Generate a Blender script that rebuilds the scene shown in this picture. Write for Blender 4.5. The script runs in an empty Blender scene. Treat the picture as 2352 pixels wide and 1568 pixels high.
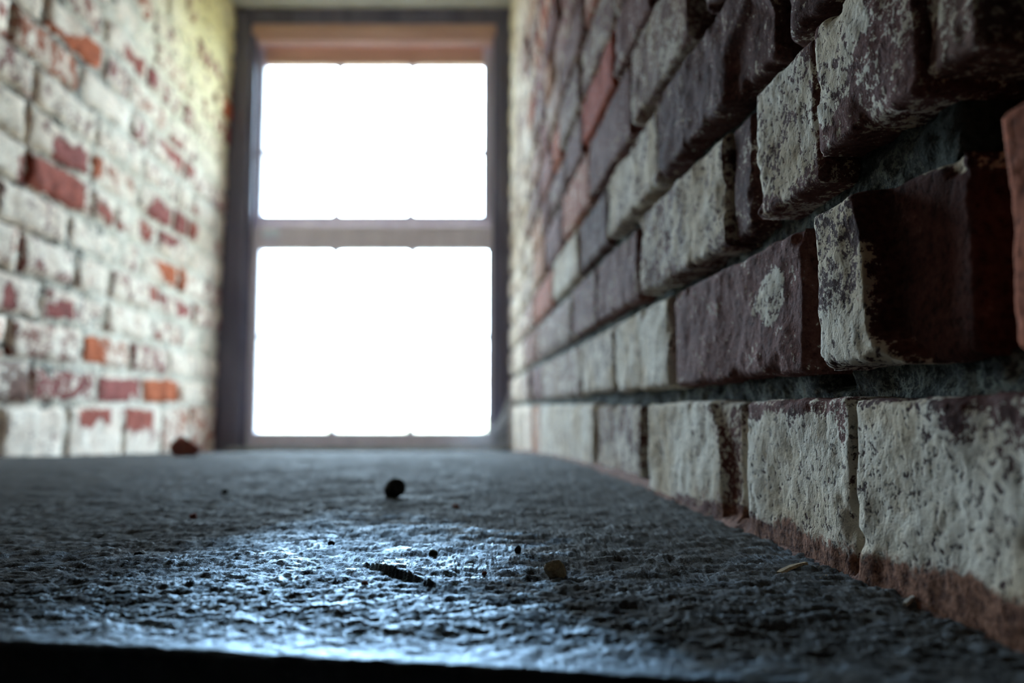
import bpy, math, random
import numpy as np
random.seed(7)
rng = np.random.default_rng(11)
scene = bpy.context.scene
COL = scene.collection

# ------------------------------------------------------------------ camera
F_PX, W, H = 1800.0, 2352.0, 1568.0
CAM = np.array([0.0, 0.0, 0.065])
VPX, VPY = 1050.0, 935.0                      # where the recess runs to
TH = math.atan((1176 - VPX) / F_PX * math.cos(math.atan((VPY - 784) / F_PX)))   # yaw to the right
PH = math.atan((VPY - 784) / F_PX)            # pitch up
cd = bpy.data.cameras.new('camera')
cd.sensor_fit = 'HORIZONTAL'
cd.lens = 18.0
cd.sensor_width = 18.0 * W / F_PX
cd.clip_start = 0.01
cd.dof.use_dof = True
cd.dof.focus_distance = 0.328
cd.dof.aperture_fstop = 3.8
cd.dof.aperture_blades = 0
cam = bpy.data.objects.new('camera', cd)
COL.objects.link(cam)
cam.location = CAM
cam.rotation_euler = (math.pi / 2 + PH, 0, -TH)
scene.camera = cam

# ------------------------------------------------------------------ sky and exposure
world = bpy.data.worlds.new('overcast_sky')
scene.world = world
world.use_nodes = True
bg = world.node_tree.nodes['Background']
bg.inputs[0].default_value = (0.63, 0.81, 1.0, 1)
bg.inputs[1].default_value = 39.0
vs = scene.view_settings
vs.view_transform = 'Standard'
vs.look = 'None'
vs.gamma = 1.0
vs.use_curve_mapping = False
vs.exposure = 0.0
scene.cycles.use_denoising = True
scene.cycles.max_bounces = 10
scene.cycles.diffuse_bounces = 6
scene.cycles.transparent_max_bounces = 16

# daylight portal in the window opening: only tells the renderer where the sky enters
pl = bpy.data.lights.new('window_portal', 'AREA')
pl.shape = 'RECTANGLE'
pl.size, pl.size_y = 0.86, 1.36
pl.cycles.is_portal = True
po = bpy.data.objects.new('window_portal', pl)
COL.objects.link(po)
po.location = (-0.265, 2.47, 0.60)
po.rotation_euler = (-math.pi / 2, 0, 0)     # faces into the recess (-Y)

# ------------------------------------------------------------------ unprojection helper (photo pixel -> ray)
_fwd = np.array([math.sin(TH) * math.cos(PH), math.cos(TH) * math.cos(PH), math.sin(PH)])
_rgt = np.array([math.cos(TH), -math.sin(TH), 0.0])
_up = np.cross(_rgt, _fwd)


def ray(px, py):
    return _fwd + _rgt * (px - W / 2) / F_PX - _up * (py - H / 2) / F_PX


def on_x(px, py, X):
    d = ray(px, py)
    p = CAM + d * ((X - CAM[0]) / d[0])
    return p


def on_y(px, py, Y):
    d = ray(px, py)
    return CAM + d * ((Y - CAM[1]) / d[1])


def on_z(px, py, Z):
    d = ray(px, py)
    return CAM + d * ((Z - CAM[2]) / d[2])


# ------------------------------------------------------------------ noise
def _hash(ix, iy, iz, seed):
    h = (ix.astype(np.int64) * 374761393 + iy.astype(np.int64) * 668265263 + iz.astype(np.int64) * 2147483647 + seed * 1442695041) & 0xFFFFFFFF
    h = ((h ^ (h >> 13)) * 1274126177) & 0xFFFFFFFF
    h = ((h ^ (h >> 16)) * 2246822519) & 0xFFFFFFFF
    return ((h ^ (h >> 15)) & 0xFFFF).astype(np.float64) / 32767.5 - 1.0


def vnoise(x, y, z=None, seed=0):
    """smooth value noise in -1..1"""
    x = np.asarray(x, float)
    y = np.asarray(y, float)
    z = np.zeros_like(x) if z is None else np.asarray(z, float)
    ix, iy, iz = np.floor(x), np.floor(y), np.floor(z)
    fx, fy, fz = x - ix, y - iy, z - iz
    fx = fx * fx * (3 - 2 * fx)
    fy = fy * fy * (3 - 2 * fy)
    fz = fz * fz * (3 - 2 * fz)
    flat = not np.any(fz)
    def h(a, b, c):
        return _hash(ix + a, iy + b, iz + c, seed)
    def plane(c):
        a = h(0, 0, c) * (1 - fx) + h(1, 0, c) * fx
        b = h(0, 1, c) * (1 - fx) + h(1, 1, c) * fx
        return a * (1 - fy) + b * fy
    p0 = plane(0)
    if flat:
        return p0
    return p0 * (1 - fz) + plane(1) * fz


def fbm(x, y, seed=0, octaves=3, gain=0.5):
    s, a, t = 0, 1.0, 0
    for k in range(octaves):
        c, sn = math.cos(0.7 * k), math.sin(0.7 * k)
        s = s + a * vnoise((x * c - y * sn) * 2 ** k + 17.3 * k, (x * sn + y * c) * 2 ** k - 9.1 * k, None, seed + k)
        t += a
        a *= gain
    return s / t


def smooth(a, b, x):
    t = np.clip((x - a) / (b - a), 0, 1)
    return t * t * (3 - 2 * t)


# ------------------------------------------------------------------ mesh helpers
def mesh_from(name, verts, quads=None, faces=None, smooth_shade=True):
    me = bpy.data.meshes.new(name)
    verts = np.asarray(verts, np.float32)
    if quads is not None and faces is None:
        q = np.asarray(quads, np.int32)
        me.vertices.add(len(verts))
        me.vertices.foreach_set('co', verts.ravel())
        me.loops.add(q.size)
        me.loops.foreach_set('vertex_index', q.ravel())
        me.polygons.add(len(q))
        me.polygons.foreach_set('loop_start', np.arange(0, q.size, 4, dtype=np.int32))
        me.update(calc_edges=True)
        me.validate()
    else:
        me.from_pydata(verts.tolist(), [], faces)
        me.update()
    if smooth_shade:
        me.polygons.foreach_set('use_smooth', np.ones(len(me.polygons), bool))
    return me


def set_attr(me, name, values):
    a = me.attributes.new(name, 'FLOAT', 'POINT')
    a.data.foreach_set('value', np.asarray(values, np.float32))


def link(name, me, mat=None, parent=None, color=None):
    o = bpy.data.objects.new(name, me)
    COL.objects.link(o)
    if mat is not None:
        me.materials.append(mat)
    if parent is not None:
        o.parent = parent
    if color is not None:
        o.color = (*color, 1)
    return o


def tag(o, label=None, cat=None, kind=None, group=None):
    if label: o['label'] = label
    if cat: o['category'] = cat
    if kind: o['kind'] = kind
    if group: o['group'] = group
    return o


class MB:
    """collects boxes into one mesh"""
    def __init__(self):
        self.v, self.f = [], []

    def box(self, x0, x1, y0, y1, z0, z1, bev=0.0):
        n = len(self.v)
        if bev <= 0:
            self.v += [(x, y, z) for z in (z0, z1) for y in (y0, y1) for x in (x0, x1)]
            self.f += [tuple(n + i for i in q) for q in ((0, 2, 3, 1), (4, 5, 7, 6), (0, 1, 5, 4), (2, 6, 7, 3), (0, 4, 6, 2), (1, 3, 7, 5))]
        else:
            b = bev
            import itertools
            idx = {}
            lo, hi = (x0, y0, z0), (x1, y1, z1)
            for s in itertools.product((0, 1), repeat=3):
                for ax in range(3):
                    p = [0, 0, 0]
                    for k in range(3):
                        e = hi[k] if s[k] else lo[k]
                        if k != ax:
                            e += -b if s[k] else b
                        p[k] = e
                    idx[(s, ax)] = len(self.v)
                    self.v.append(tuple(p))
            for ax in range(3):
                u, w = (ax + 1) % 3, (ax + 2) % 3
                for side in (0, 1):
                    q = []
                    for a, c in ((0, 0), (1, 0), (1, 1), (0, 1)):
                        s = [0, 0, 0]
                        s[ax], s[u], s[w] = side, a, c
                        q.append(idx[(tuple(s), ax)])
                    self.f.append(tuple(q if side else q[::-1]))
            for ax in range(3):          # edges along ax
                u, w = (ax + 1) % 3, (ax + 2) % 3
                for a in (0, 1):
                    for c in (0, 1):
                        s0, s1 = [0, 0, 0], [0, 0, 0]
                        s0[u] = s1[u] = a
                        s0[w] = s1[w] = c
                        s1[ax] = 1
                        q = [idx[(tuple(s0), u)], idx[(tuple(s1), u)], idx[(tuple(s1), w)], idx[(tuple(s0), w)]]
                        self.f.append(tuple(q if (a != c) else q[::-1]))
            for s in itertools.product((0, 1), repeat=3):
                q = [idx[(s, 0)], idx[(s, 1)], idx[(s, 2)]]
                self.f.append(tuple(q if sum(s) % 2 == 1 else q[::-1]))

    def tube(self, pts, r, n=5):
        base = len(self.v)
        pts = [np.array(p, float) for p in pts]
        for i, p in enumerate(pts):
            t = pts[min(i + 1, len(pts) - 1)] - pts[max(i - 1, 0)]
            t /= np.linalg.norm(t) + 1e-9
            a = np.cross(t, (0.31, 0.2, 0.93))
            a /= np.linalg.norm(a) + 1e-9
            b = np.cross(t, a)
            for k in range(n):
                an = 2 * math.pi * k / n
                self.v.append(tuple(p + r * (a * math.cos(an) + b * math.sin(an))))
        for i in range(len(pts) - 1):
            for k in range(n):
                k2 = (k + 1) % n
                self.f.append((base + i * n + k, base + i * n + k2, base + (i + 1) * n + k2, base + (i + 1) * n + k))
        self.f.append(tuple(base + k for k in range(n))[::-1])
        self.f.append(tuple(base + (len(pts) - 1) * n + k for k in range(n)))

    def build(self, name, mat, parent=None, smooth_shade=False, color=None):
        me = mesh_from(name, self.v, faces=self.f, smooth_shade=smooth_shade)
        return link(name, me, mat, parent, color)


# ------------------------------------------------------------------ materials
def new_mat(name):
    m = bpy.data.materials.new(name)
    m.use_nodes = True
    nt = m.node_tree
    return m, nt, nt.nodes, nt.links, nt.nodes['Principled BSDF']


class NT:
    def __init__(self, nt):
        self.nt, self.n, self.l = nt, nt.nodes, nt.links
        self.pos = self.n.new('ShaderNodeNewGeometry').outputs['Position']

    def val(self, sock, v):
        if hasattr(v, 'links') or isinstance(v, bpy.types.NodeSocket):
            self.l.new(v, sock)
        else:
            sock.default_value = v

    def noise(self, scale, detail=4, rough=0.55, vec=None, dist=0.0):
        x = self.n.new('ShaderNodeTexNoise')
        x.inputs['Scale'].default_value = scale
        x.inputs['Detail'].default_value = detail
        x.inputs['Roughness'].default_value = rough
        x.inputs['Distortion'].default_value = dist
        self.l.new(vec or self.pos, x.inputs['Vector'])
        return x.outputs['Fac']

    def math(self, op, a, b=None, c=None, clamp=False):
        x = self.n.new('ShaderNodeMath')
        x.operation = op
        x.use_clamp = clamp
        self.val(x.inputs[0], a)
        if b is not None: self.val(x.inputs[1], b)
        if c is not None: self.val(x.inputs[2], c)
        return x.outputs[0]

    def mapr(self, v, a, b, c=0.0, d=1.0, kind='SMOOTHSTEP'):
        x = self.n.new('ShaderNodeMapRange')
        x.interpolation_type = kind
        x.clamp = True if kind == 'LINEAR' else x.clamp
        self.l.new(v, x.inputs['Value'])
        for k, q in zip(('From Min', 'From Max', 'To Min', 'To Max'), (a, b, c, d)):
            x.inputs[k].default_value = q
        return x.outputs['Result']

    def mix(self, f, a, b, blend='MIX'):
        x = self.n.new('ShaderNodeMix')
        x.data_type = 'RGBA'
        x.blend_type = blend
        x.clamp_factor = True
        self.val(x.inputs[0], f)
        self.val(x.inputs[6], a)
        self.val(x.inputs[7], b)
        return x.outputs[2]

    def attr(self, name):
        x = self.n.new('ShaderNodeAttribute')
        x.attribute_name = name
        return x.outputs['Fac']

    def objcol(self):
        return self.n.new('ShaderNodeObjectInfo').outputs['Color']

    def scalevec(self, sx, sy, sz):
        x = self.n.new('ShaderNodeVectorMath')
        x.operation = 'MULTIPLY'
        self.l.new(self.pos, x.inputs[0])
        x.inputs[1].default_value = (sx, sy, sz)
        return x.outputs[0]

    def bump(self, h, dist, strength=1.0):
        x = self.n.new('ShaderNodeBump')
        x.inputs['Strength'].default_value = strength
        x.inputs['Distance'].default_value = dist
        self.l.new(h, x.inputs['Height'])
        return x.outputs['Normal']


def brick_material(name, white=(0.80, 0.73, 0.62), dirty=(0.62, 0.50, 0.35), scale=1.0, bump=0.0012, amp=(2.6, 3.2, 1.5)):
    m, nt, n, l, bs = new_mat(name)
    t = NT(nt)
    n1 = t.noise(55 * scale, 5, 0.62)
    n2 = t.noise(330 * scale, 4, 0.6)
    n3 = t.noise(1200 * scale, 3, 0.6)
    big = t.noise(9, 3, 0.5)
    p = t.attr('paint')
    a = t.math('MULTIPLY_ADD', t.math('SUBTRACT', n1, 0.5), amp[0], p)
    a = t.math('MULTIPLY_ADD', t.math('SUBTRACT', n2, 0.5), amp[1], a)
    a = t.math('MULTIPLY_ADD', t.math('SUBTRACT', n3, 0.5), amp[2], a)
    mask = t.mapr(a, -0.015, 0.025)
    pits = t.math('MULTIPLY', t.mapr(n2, 0.33, 0.42), t.mapr(n3, 0.28, 0.36))                       # dark pits in the limewash
    pc = t.mix(t.mapr(t.noise(22, 4, 0.6), 0.38, 0.68), (*white, 1), (*dirty, 1))
    pc = t.mix(t.attr('yellow_tint'), pc, (0.95, 0.80, 0.42, 1))  # yellower towards the top at the window end
    pc = t.mix(pits, (0.20, 0.16, 0.14, 1), pc)
    bv = t.mapr(n1, 0.25, 0.75, 0.55, 1.45, 'LINEAR')
    bv = t.math('MULTIPLY', bv, t.mapr(n2, 0.25, 0.75, 0.6, 1.4, 'LINEAR'))
    oc = t.objcol()
    bc = t.mix(1.0, oc, (1, 1, 1, 1), 'MULTIPLY')
    vm = n.new('ShaderNodeVectorMath')
    vm.operation = 'SCALE'
    l.new(bc, vm.inputs[0])
    l.new(bv, vm.inputs['Scale'])
    thin = t.mapr(a, -0.55, 0.1, 0.0, 0.07, 'LINEAR')   # chalky bloom next to the paint
    bc = t.mix(thin, vm.outputs[0], (0.5, 0.5, 0.5, 1))
    sand = t.attr('sand')
    sd = t.math('MULTIPLY_ADD', t.math('SUBTRACT', n1, 0.5), 1.8, sand)
    sd = t.mapr(t.math('MULTIPLY_ADD', t.math('SUBTRACT', n2, 0.5), 1.2, sd), 0.35, 0.75)
    col = t.mix(mask, bc, pc)
    col = t.mix(sd, col, t.mix(t.mapr(n2, 0.35, 0.65), (0.11, 0.042, 0.024, 1), (0.30, 0.14, 0.085, 1)))
    l.new(col, bs.inputs['Base Color'])
    bs.inputs['Roughness'].default_value = 0.82
    bs.inputs['Specular IOR Level'].default_value = 0.04
    h = t.math('MULTIPLY_ADD', mask, 0.55, t.math('MULTIPLY', n2, 0.9))
    h = t.math('MULTIPLY_ADD', n3, 0.30, h)
    h = t.math('MULTIPLY_ADD', pits, 0.5, h)
    l.new(t.bump(h, bump), bs.inputs['Normal'])
    return m


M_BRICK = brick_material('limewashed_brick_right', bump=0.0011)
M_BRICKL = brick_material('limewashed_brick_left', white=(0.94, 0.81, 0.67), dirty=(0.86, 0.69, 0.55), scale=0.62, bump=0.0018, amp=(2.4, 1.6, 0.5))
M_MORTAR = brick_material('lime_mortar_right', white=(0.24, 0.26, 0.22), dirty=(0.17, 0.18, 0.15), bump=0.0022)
M_MORTARL = brick_material('lime_mortar_left', white=(0.80, 0.72, 0.60), dirty=(0.60, 0.53, 0.42), scale=0.7, bump=0.002, amp=(2.4, 1.6, 0.5))


def plain(name, c1, c2, scale, rough=0.8, bump=0.001, spec=0.3, vec=None):
    m, nt, n, l, bs = new_mat(name)
    t = NT(nt)
    v = t.scalevec(*vec) if vec else None
    a = t.noise(scale, 5, 0.6, v)
    l.new(t.mix(t.mapr(a, 0.3, 0.7), (*c1, 1), (*c2, 1)), bs.inputs['Base Color'])
    bs.inputs['Roughness'].default_value = rough
    bs.inputs['Specular IOR Level'].default_value = spec
    if bump:
        l.new(t.bump(t.noise(scale * 4, 4, 0.6, v), bump), bs.inputs['Normal'])
    return m


M_PLASTER = plain('old_plaster', (0.52, 0.50, 0.39), (0.64, 0.61, 0.49), 14, 0.85, 0.002)
M_ROOM = plain('dark_room_wall', (0.10, 0.085, 0.07), (0.15, 0.13, 0.11), 6, 0.9, 0.003)
M_GROUND = plain('grassy_ground', (0.24, 0.20, 0.11), (0.36, 0.30, 0.17), 0.4, 0.95, 0)
M_FRAME = plain('dark_weathered_frame_paint', (0.105, 0.10, 0.155), (0.185, 0.17, 0.235), 30, 0.55, 0.0006, 0.4, (1, 1, 0.12))
M_SASH = plain('hazed_sash_wood', (0.68, 0.62, 0.72), (0.80, 0.74, 0.84), 26, 0.45, 0.0006, 0.5, (1, 1, 0.15))  # lens haze is put into this pale sash colour, frame and rail too
M_RAIL = plain('reddish_sash_rail_wood', (0.58, 0.34, 0.27), (0.72, 0.45, 0.36), 26, 0.5, 0.0006, 0.5, (0.15, 1, 1))
M_SILL = plain('weathered_timber_sill', (0.20, 0.22, 0.23), (0.36, 0.38, 0.38), 40, 0.55, 0.001, 0.5, (0.3, 1, 1))
# thin dusty window glass
M_GLASS = bpy.data.materials.new('dusty_window_glass')
M_GLASS.use_nodes = True
_nt = M_GLASS.node_tree
_nt.nodes.clear()
_out = _nt.nodes.new('ShaderNodeOutputMaterial')
_tr = _nt.nodes.new('ShaderNodeBsdfTransparent')
_tr.inputs[0].default_value = (0.93, 0.96, 0.96, 1)
_gl = _nt.nodes.new('ShaderNodeBsdfGlossy')
_gl.inputs['Roughness'].default_value = 0.04
_fr = _nt.nodes.new('ShaderNodeFresnel')
_fr.inputs[0].default_value = 1.45
_mx = _nt.nodes.new('ShaderNodeMixShader')
_nt.links.new(_fr.outputs[0], _mx.inputs[0])
_nt.links.new(_tr.outputs[0], _mx.inputs[1])
_nt.links.new(_gl.outputs[0], _mx.inputs[2])
_nt.links.new(_mx.outputs[0], _out.inputs[0])


# flaky dark stone of the ledge
M_LEDGE, _nt, _n, _l, _b = new_mat('flaky_dark_stone')
_t = NT(_nt)
_v = _t.scalevec(1.0, 1.0, 1.0)
_a = _t.noise(40, 5, 0.6)
_f = _t.noise(420, 4, 0.62)
_g = _t.noise(1500, 3, 0.6)
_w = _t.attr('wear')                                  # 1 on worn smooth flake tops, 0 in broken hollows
_c = _t.mix(_t.mapr(_a, 0.35, 0.7), (0.020, 0.020, 0.022, 1), (0.055, 0.050, 0.046, 1))
_c = _t.mix(_t.mapr(_f, 0.58, 0.76, 0, 0.55), _c, (0.13, 0.115, 0.10, 1))
_du = _t.attr('dust_dulling')
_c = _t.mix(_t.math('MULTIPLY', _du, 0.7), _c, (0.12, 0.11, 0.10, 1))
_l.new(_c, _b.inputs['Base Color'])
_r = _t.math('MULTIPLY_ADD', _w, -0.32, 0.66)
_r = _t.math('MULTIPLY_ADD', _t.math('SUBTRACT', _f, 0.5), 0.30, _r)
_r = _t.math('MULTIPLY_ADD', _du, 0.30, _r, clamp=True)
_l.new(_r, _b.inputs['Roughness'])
_b.inputs['Specular IOR Level'].default_value = 0.02
_h = _t.math('MULTIPLY_ADD', _f, 0.35, _t.math('MULTIPLY', _g, 0.65))
_bn = _t.bump(_h, 0.0007)
_l.new(_bn, _b.inputs['Normal'])
# sheen of worn flake tops: sky blue put into its tint, masked by dulling
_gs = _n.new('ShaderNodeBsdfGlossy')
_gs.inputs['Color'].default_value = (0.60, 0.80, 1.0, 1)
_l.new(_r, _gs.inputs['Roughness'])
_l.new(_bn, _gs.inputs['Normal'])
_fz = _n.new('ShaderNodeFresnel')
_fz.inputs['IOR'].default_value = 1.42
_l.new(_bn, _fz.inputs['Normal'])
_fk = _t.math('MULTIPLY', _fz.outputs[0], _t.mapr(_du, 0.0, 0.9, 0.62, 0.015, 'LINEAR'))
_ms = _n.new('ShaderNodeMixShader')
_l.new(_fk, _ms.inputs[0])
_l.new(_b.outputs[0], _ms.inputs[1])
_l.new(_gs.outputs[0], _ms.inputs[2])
_l.new(_ms.outputs[0], [x for x in _n if x.type == 'OUTPUT_MATERIAL'][0].inputs[0])

# ------------------------------------------------------------------ dimensions
XR, XL = 0.157, -0.72          # brick faces of the right and left reveal
Y0, Y1 = 0.172, 2.33           # room face of the wall, window frame face
ZC = 1.300                     # soffit


def floor_z(y):
    return np.interp(y, [0.0, 0.7, 0.94, 1.25, 1.7, 2.33, 2.6], [0, 0, -0.003, -0.0114, -0.032, -0.063, -0.078])


def edge_y(x):
    """front edge of the ledge runs a little askew"""
    return np.interp(x, [-0.8, -0.14, 0.011, 0.07, 0.22], [0.372, 0.238, 0.2015, 0.187, 0.157])


# ------------------------------------------------------------------ masonry masses and the dark room behind the camera
ground = MB()
ground.box(-150, 150, 2.75, 300, -3.2, -3.0)
tag(ground.build('ground', M_GROUND), 'grassy ground outside beyond the window', 'ground', 'structure')

rb = MB()
rb.box(-2.5, 1.7, -2.7, -2.5, -1.4, 2.2)
tag(rb.build('wall_back', M_ROOM), 'dark room wall behind the viewpoint', 'wall', 'structure')
for nm, b in (('wall_side', (-2.7, -2.5, -2.5, Y0, -1.4, 2.2)), ('wall_end', (1.7, 1.9, -2.5, Y0, -1.4, 2.2))):
    k = MB()
    k.box(*b)
    tag(k.build(nm, M_ROOM), 'dark side wall of the room, %s' % ('long side' if nm == 'wall_side' else 'end side'), 'wall', 'structure')
k = MB()
k.box(-2.7, 1.9, -2.7, Y0, -1.6, -1.4)
tag(k.build('floor', M_ROOM), 'dark floor of the room below the ledge', 'floor', 'structure')
k = MB()
k.box(-2.7, 1.9, -2.7, Y0, 2.2, 2.4)
tag(k.build('ceiling_room', M_ROOM), 'dark ceiling of the room', 'ceiling', 'structure')

# ------------------------------------------------------------------ brick building
def poly_sd(Y, Z, poly):
    """signed distance (inside positive) of points to polygon"""
    P = np.asarray(poly, float)
    d = np.full(Y.shape, 1e9)
    inside = np.zeros(Y.shape, bool)
    for i in range(len(P)):
        a, b = P[i], P[(i + 1) % len(P)]
        e = b - a
        t = np.clip(((Y - a[0]) * e[0] + (Z - a[1]) * e[1]) / (e @ e + 1e-12), 0, 1)
        d = np.minimum(d, np.hypot(Y - a[0] - t * e[0], Z - a[1] - t * e[1]))
        c = ((a[1] > Z) != (b[1] > Z))
        with np.errstate(divide='ignore', invalid='ignore'):
            xi = (b[0] - a[0]) * (Z - a[1]) / (b[1] - a[1]) + a[0]
        inside ^= c & (Y < xi)
    return np.where(inside, d, -d)


def apply_patches(Y, Z, val, patches):
    for poly, v, soft in patches:
        y0, z0 = poly.min(0) - soft
        y1, z1 = poly.max(0) + soft
        if Y.max() < y0 or Y.min() > y1 or Z.max() < z0 or Z.min() > z1:
            continue
        w = smooth(-soft, soft, poly_sd(Y, Z, poly))
        val = val * (1 - w) + v * w
    return val


def make_brick(side, y0, y1, z0, z1, res, paint, color, parent, out=0.0, rough=1.0, patches=(), dents=(), yellow_tint=None,
               depth=0.045, tilt=0.0, seed=0, mat=None, radius=0.0032):
    X = XR if side > 0 else XL
    L, Hh = y1 - y0, z1 - z0
    ny = max(4, int(round(L / (res * 1.3))) + 1)
    nz = max(4, int(round(Hh / res)) + 1)
    s = np.linspace(0, L, ny)
    t = np.linspace(0, Hh, nz)
    S, T = np.meshgrid(s, t, indexing='ij')
    es, et = np.minimum(S, L - S), np.minimum(T, Hh - T)
    r = min(radius, L * 0.3)
    Yw, Zw = y0 + S, z0 + T
    q = np.hypot(np.clip(1 - es / r, 0, 1), np.clip(1 - et / r, 0, 1))
    drop = r * (1 - np.sqrt(np.clip(1 - np.minimum(q, 1) ** 2, 0, 1)))
    cx = 7.3 * seed
    f1 = fbm(Yw / 0.030 + cx, Zw / 0.030, seed=3 + side, octaves=2)
    f2 = fbm(Yw / 0.009 + cx, Zw / 0.009, seed=13, octaves=3, gain=0.6)
    out_arr = out + tilt * (S / L - 0.5) - drop * (1.0 + 0.5 * f1) + rough * (0.0016 * f1 + 0.0008 * f2)
    edge = np.exp(-np.minimum(es, et) / 0.006)
    chip = np.clip(fbm(Yw / 0.014 + cx, Zw / 0.014, seed=29, octaves=3) - 0.12, 0, 1)
    out_arr -= rough * edge * chip * 0.009
    for poly, dep, soft in dents:
        out_arr -= dep * smooth(-soft, soft, poly_sd(Yw, Zw, poly) + 0.002 * f2)
    # ragged outline
    ww = np.exp(-np.minimum(es, et) / 0.012)
    dy = rough * (0.0024 * fbm(Yw / 0.022 + cx, Zw / 0.022, seed=41, octaves=3, gain=0.6)) * ww
    dz = rough * (0.0024 * fbm(Yw / 0.022 - cx, Zw / 0.022, seed=57, octaves=3, gain=0.6)) * ww
    Yv, Zv = Yw + dy, Zw + dz
    Xv = X - side * out_arr + (0.022 * np.clip(Zv, 0, 2) if side < 0 else 0.0)
    V = np.stack([Xv, Yv, Zv], -1).reshape(-1, 3)
    idx = np.arange(ny * nz).reshape(ny, nz)
    a, b, c, d = idx[:-1, :-1], idx[1:, :-1], idx[1:, 1:], idx[:-1, 1:]
    quads = np.stack([a, b, c, d] if side < 0 else [a, d, c, b], -1).reshape(-1, 4)
    ring = np.concatenate([idx[:, 0], idx[-1, 1:], idx[-2::-1, -1], idx[0, -2:0:-1]])
    n0, m = len(V), len(ring)
    B = V[ring].copy()
    B[:, 0] = X + side * depth
    V = np.concatenate([V, B])
    k = np.arange(m)
    k2 = (k + 1) % m
    sk = np.stack([ring[k], n0 + k, n0 + k2, ring[k2]], -1)
    if side > 0:
        sk = sk[:, ::-1]
    if side < 0:
        pass
    quads = np.concatenate([quads, sk])
    me = mesh_from('brick', V, quads)
    Yall, Zall = V[:, 1], V[:, 2]
    pv = np.full(len(V), paint, float)
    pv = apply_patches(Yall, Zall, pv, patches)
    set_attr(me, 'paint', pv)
    set_attr(me, 'yellow_tint', yellow_tint(Yall, Zall) if yellow_tint else np.zeros(len(V)))
    sa = np.zeros(len(V))
    if side > 0 and z0 < 0.01:
        hh = 0.011 + 0.005 * vnoise(Yall / 0.03, Yall * 0, None, 222)
        sa = smooth(hh + 0.010, hh - 0.004, Zall) * smooth(0.60, 0.30, Yall)
    set_attr(me, 'sand', sa)
    return link('brick', me, mat, parent, color)


def mortar_sheet(side, ys, zs, depth_fn, mat, name, paint_fn, color, yellow_tint=None):
    X = XR if side > 0 else XL
    Yg, Zg = np.meshgrid(ys, zs, indexing='ij')
    dep = depth_fn(Yg, Zg)
    V = np.stack([X + side * dep + (0.022 * np.clip(Zg, 0, 2) if side < 0 else 0.0), Yg, Zg], -1).reshape(-1, 3)
    idx = np.arange(Yg.size).reshape(Yg.shape)
    a, b, c, d = idx[:-1, :-1], idx[1:, :-1], idx[1:, 1:], idx[:-1, 1:]
    quads = np.stack([a, b, c, d] if side < 0 else [a, d, c, b], -1).reshape(-1, 4)
    me_v = [V]
    me_q = [quads]
    # the solid masonry behind
    x0, x1 = (X + 0.07, 1.7) if side > 0 else (-2.5, X - 0.07)
    box = np.array([(x, y, z) for z in (-1.4, 2.2) for y in (Y0 + 0.002, 2.62) for x in (x0, x1)])
    n = len(V)
    bq = np.array([(0, 2, 3, 1), (4, 5, 7, 6), (0, 1, 5, 4), (2, 6, 7, 3), (0, 4, 6, 2), (1, 3, 7, 5)]) + n
    me = mesh_from(name, np.concatenate([V, box]), np.concatenate([quads, bq]))
    set_attr(me, 'paint', np.concatenate([paint_fn(Yg, Zg).ravel(), np.full(8, -1.0)]))
    set_attr(me, 'yellow_tint', np.concatenate([(yellow_tint(Yg, Zg) if yellow_tint else np.zeros(Yg.shape)).ravel(), np.zeros(8)]))
    set_attr(me, 'sand', np.zeros(len(me.vertices)))
    return link(name, me, mat, None, color)


# ---- right wall ---------------------------------------------------
BJ = [-0.40, 0.060, 0.555, 1.055, 1.52, 2.02, 2.45]      # bed joints as slopes from the vanishing point
zj = [CAM[2] + m * XR for m in BJ]
zj[0] = -0.004
while zj[-1] < ZC + 0.02:
    zj.append(zj[-1] + 0.0765)


def Yr(px):
    return float(on_x(px, 900, XR)[1])


def PR(pts):
    return np.array([on_x(x, y, XR)[1:3] for x, y in pts])


PUR, DRK, ORG, RED, GRY = (0.165, 0.066, 0.052), (0.108, 0.044, 0.035), (0.38, 0.120, 0.064), (0.37, 0.062, 0.022), (0.225, 0.122, 0.094)
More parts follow.
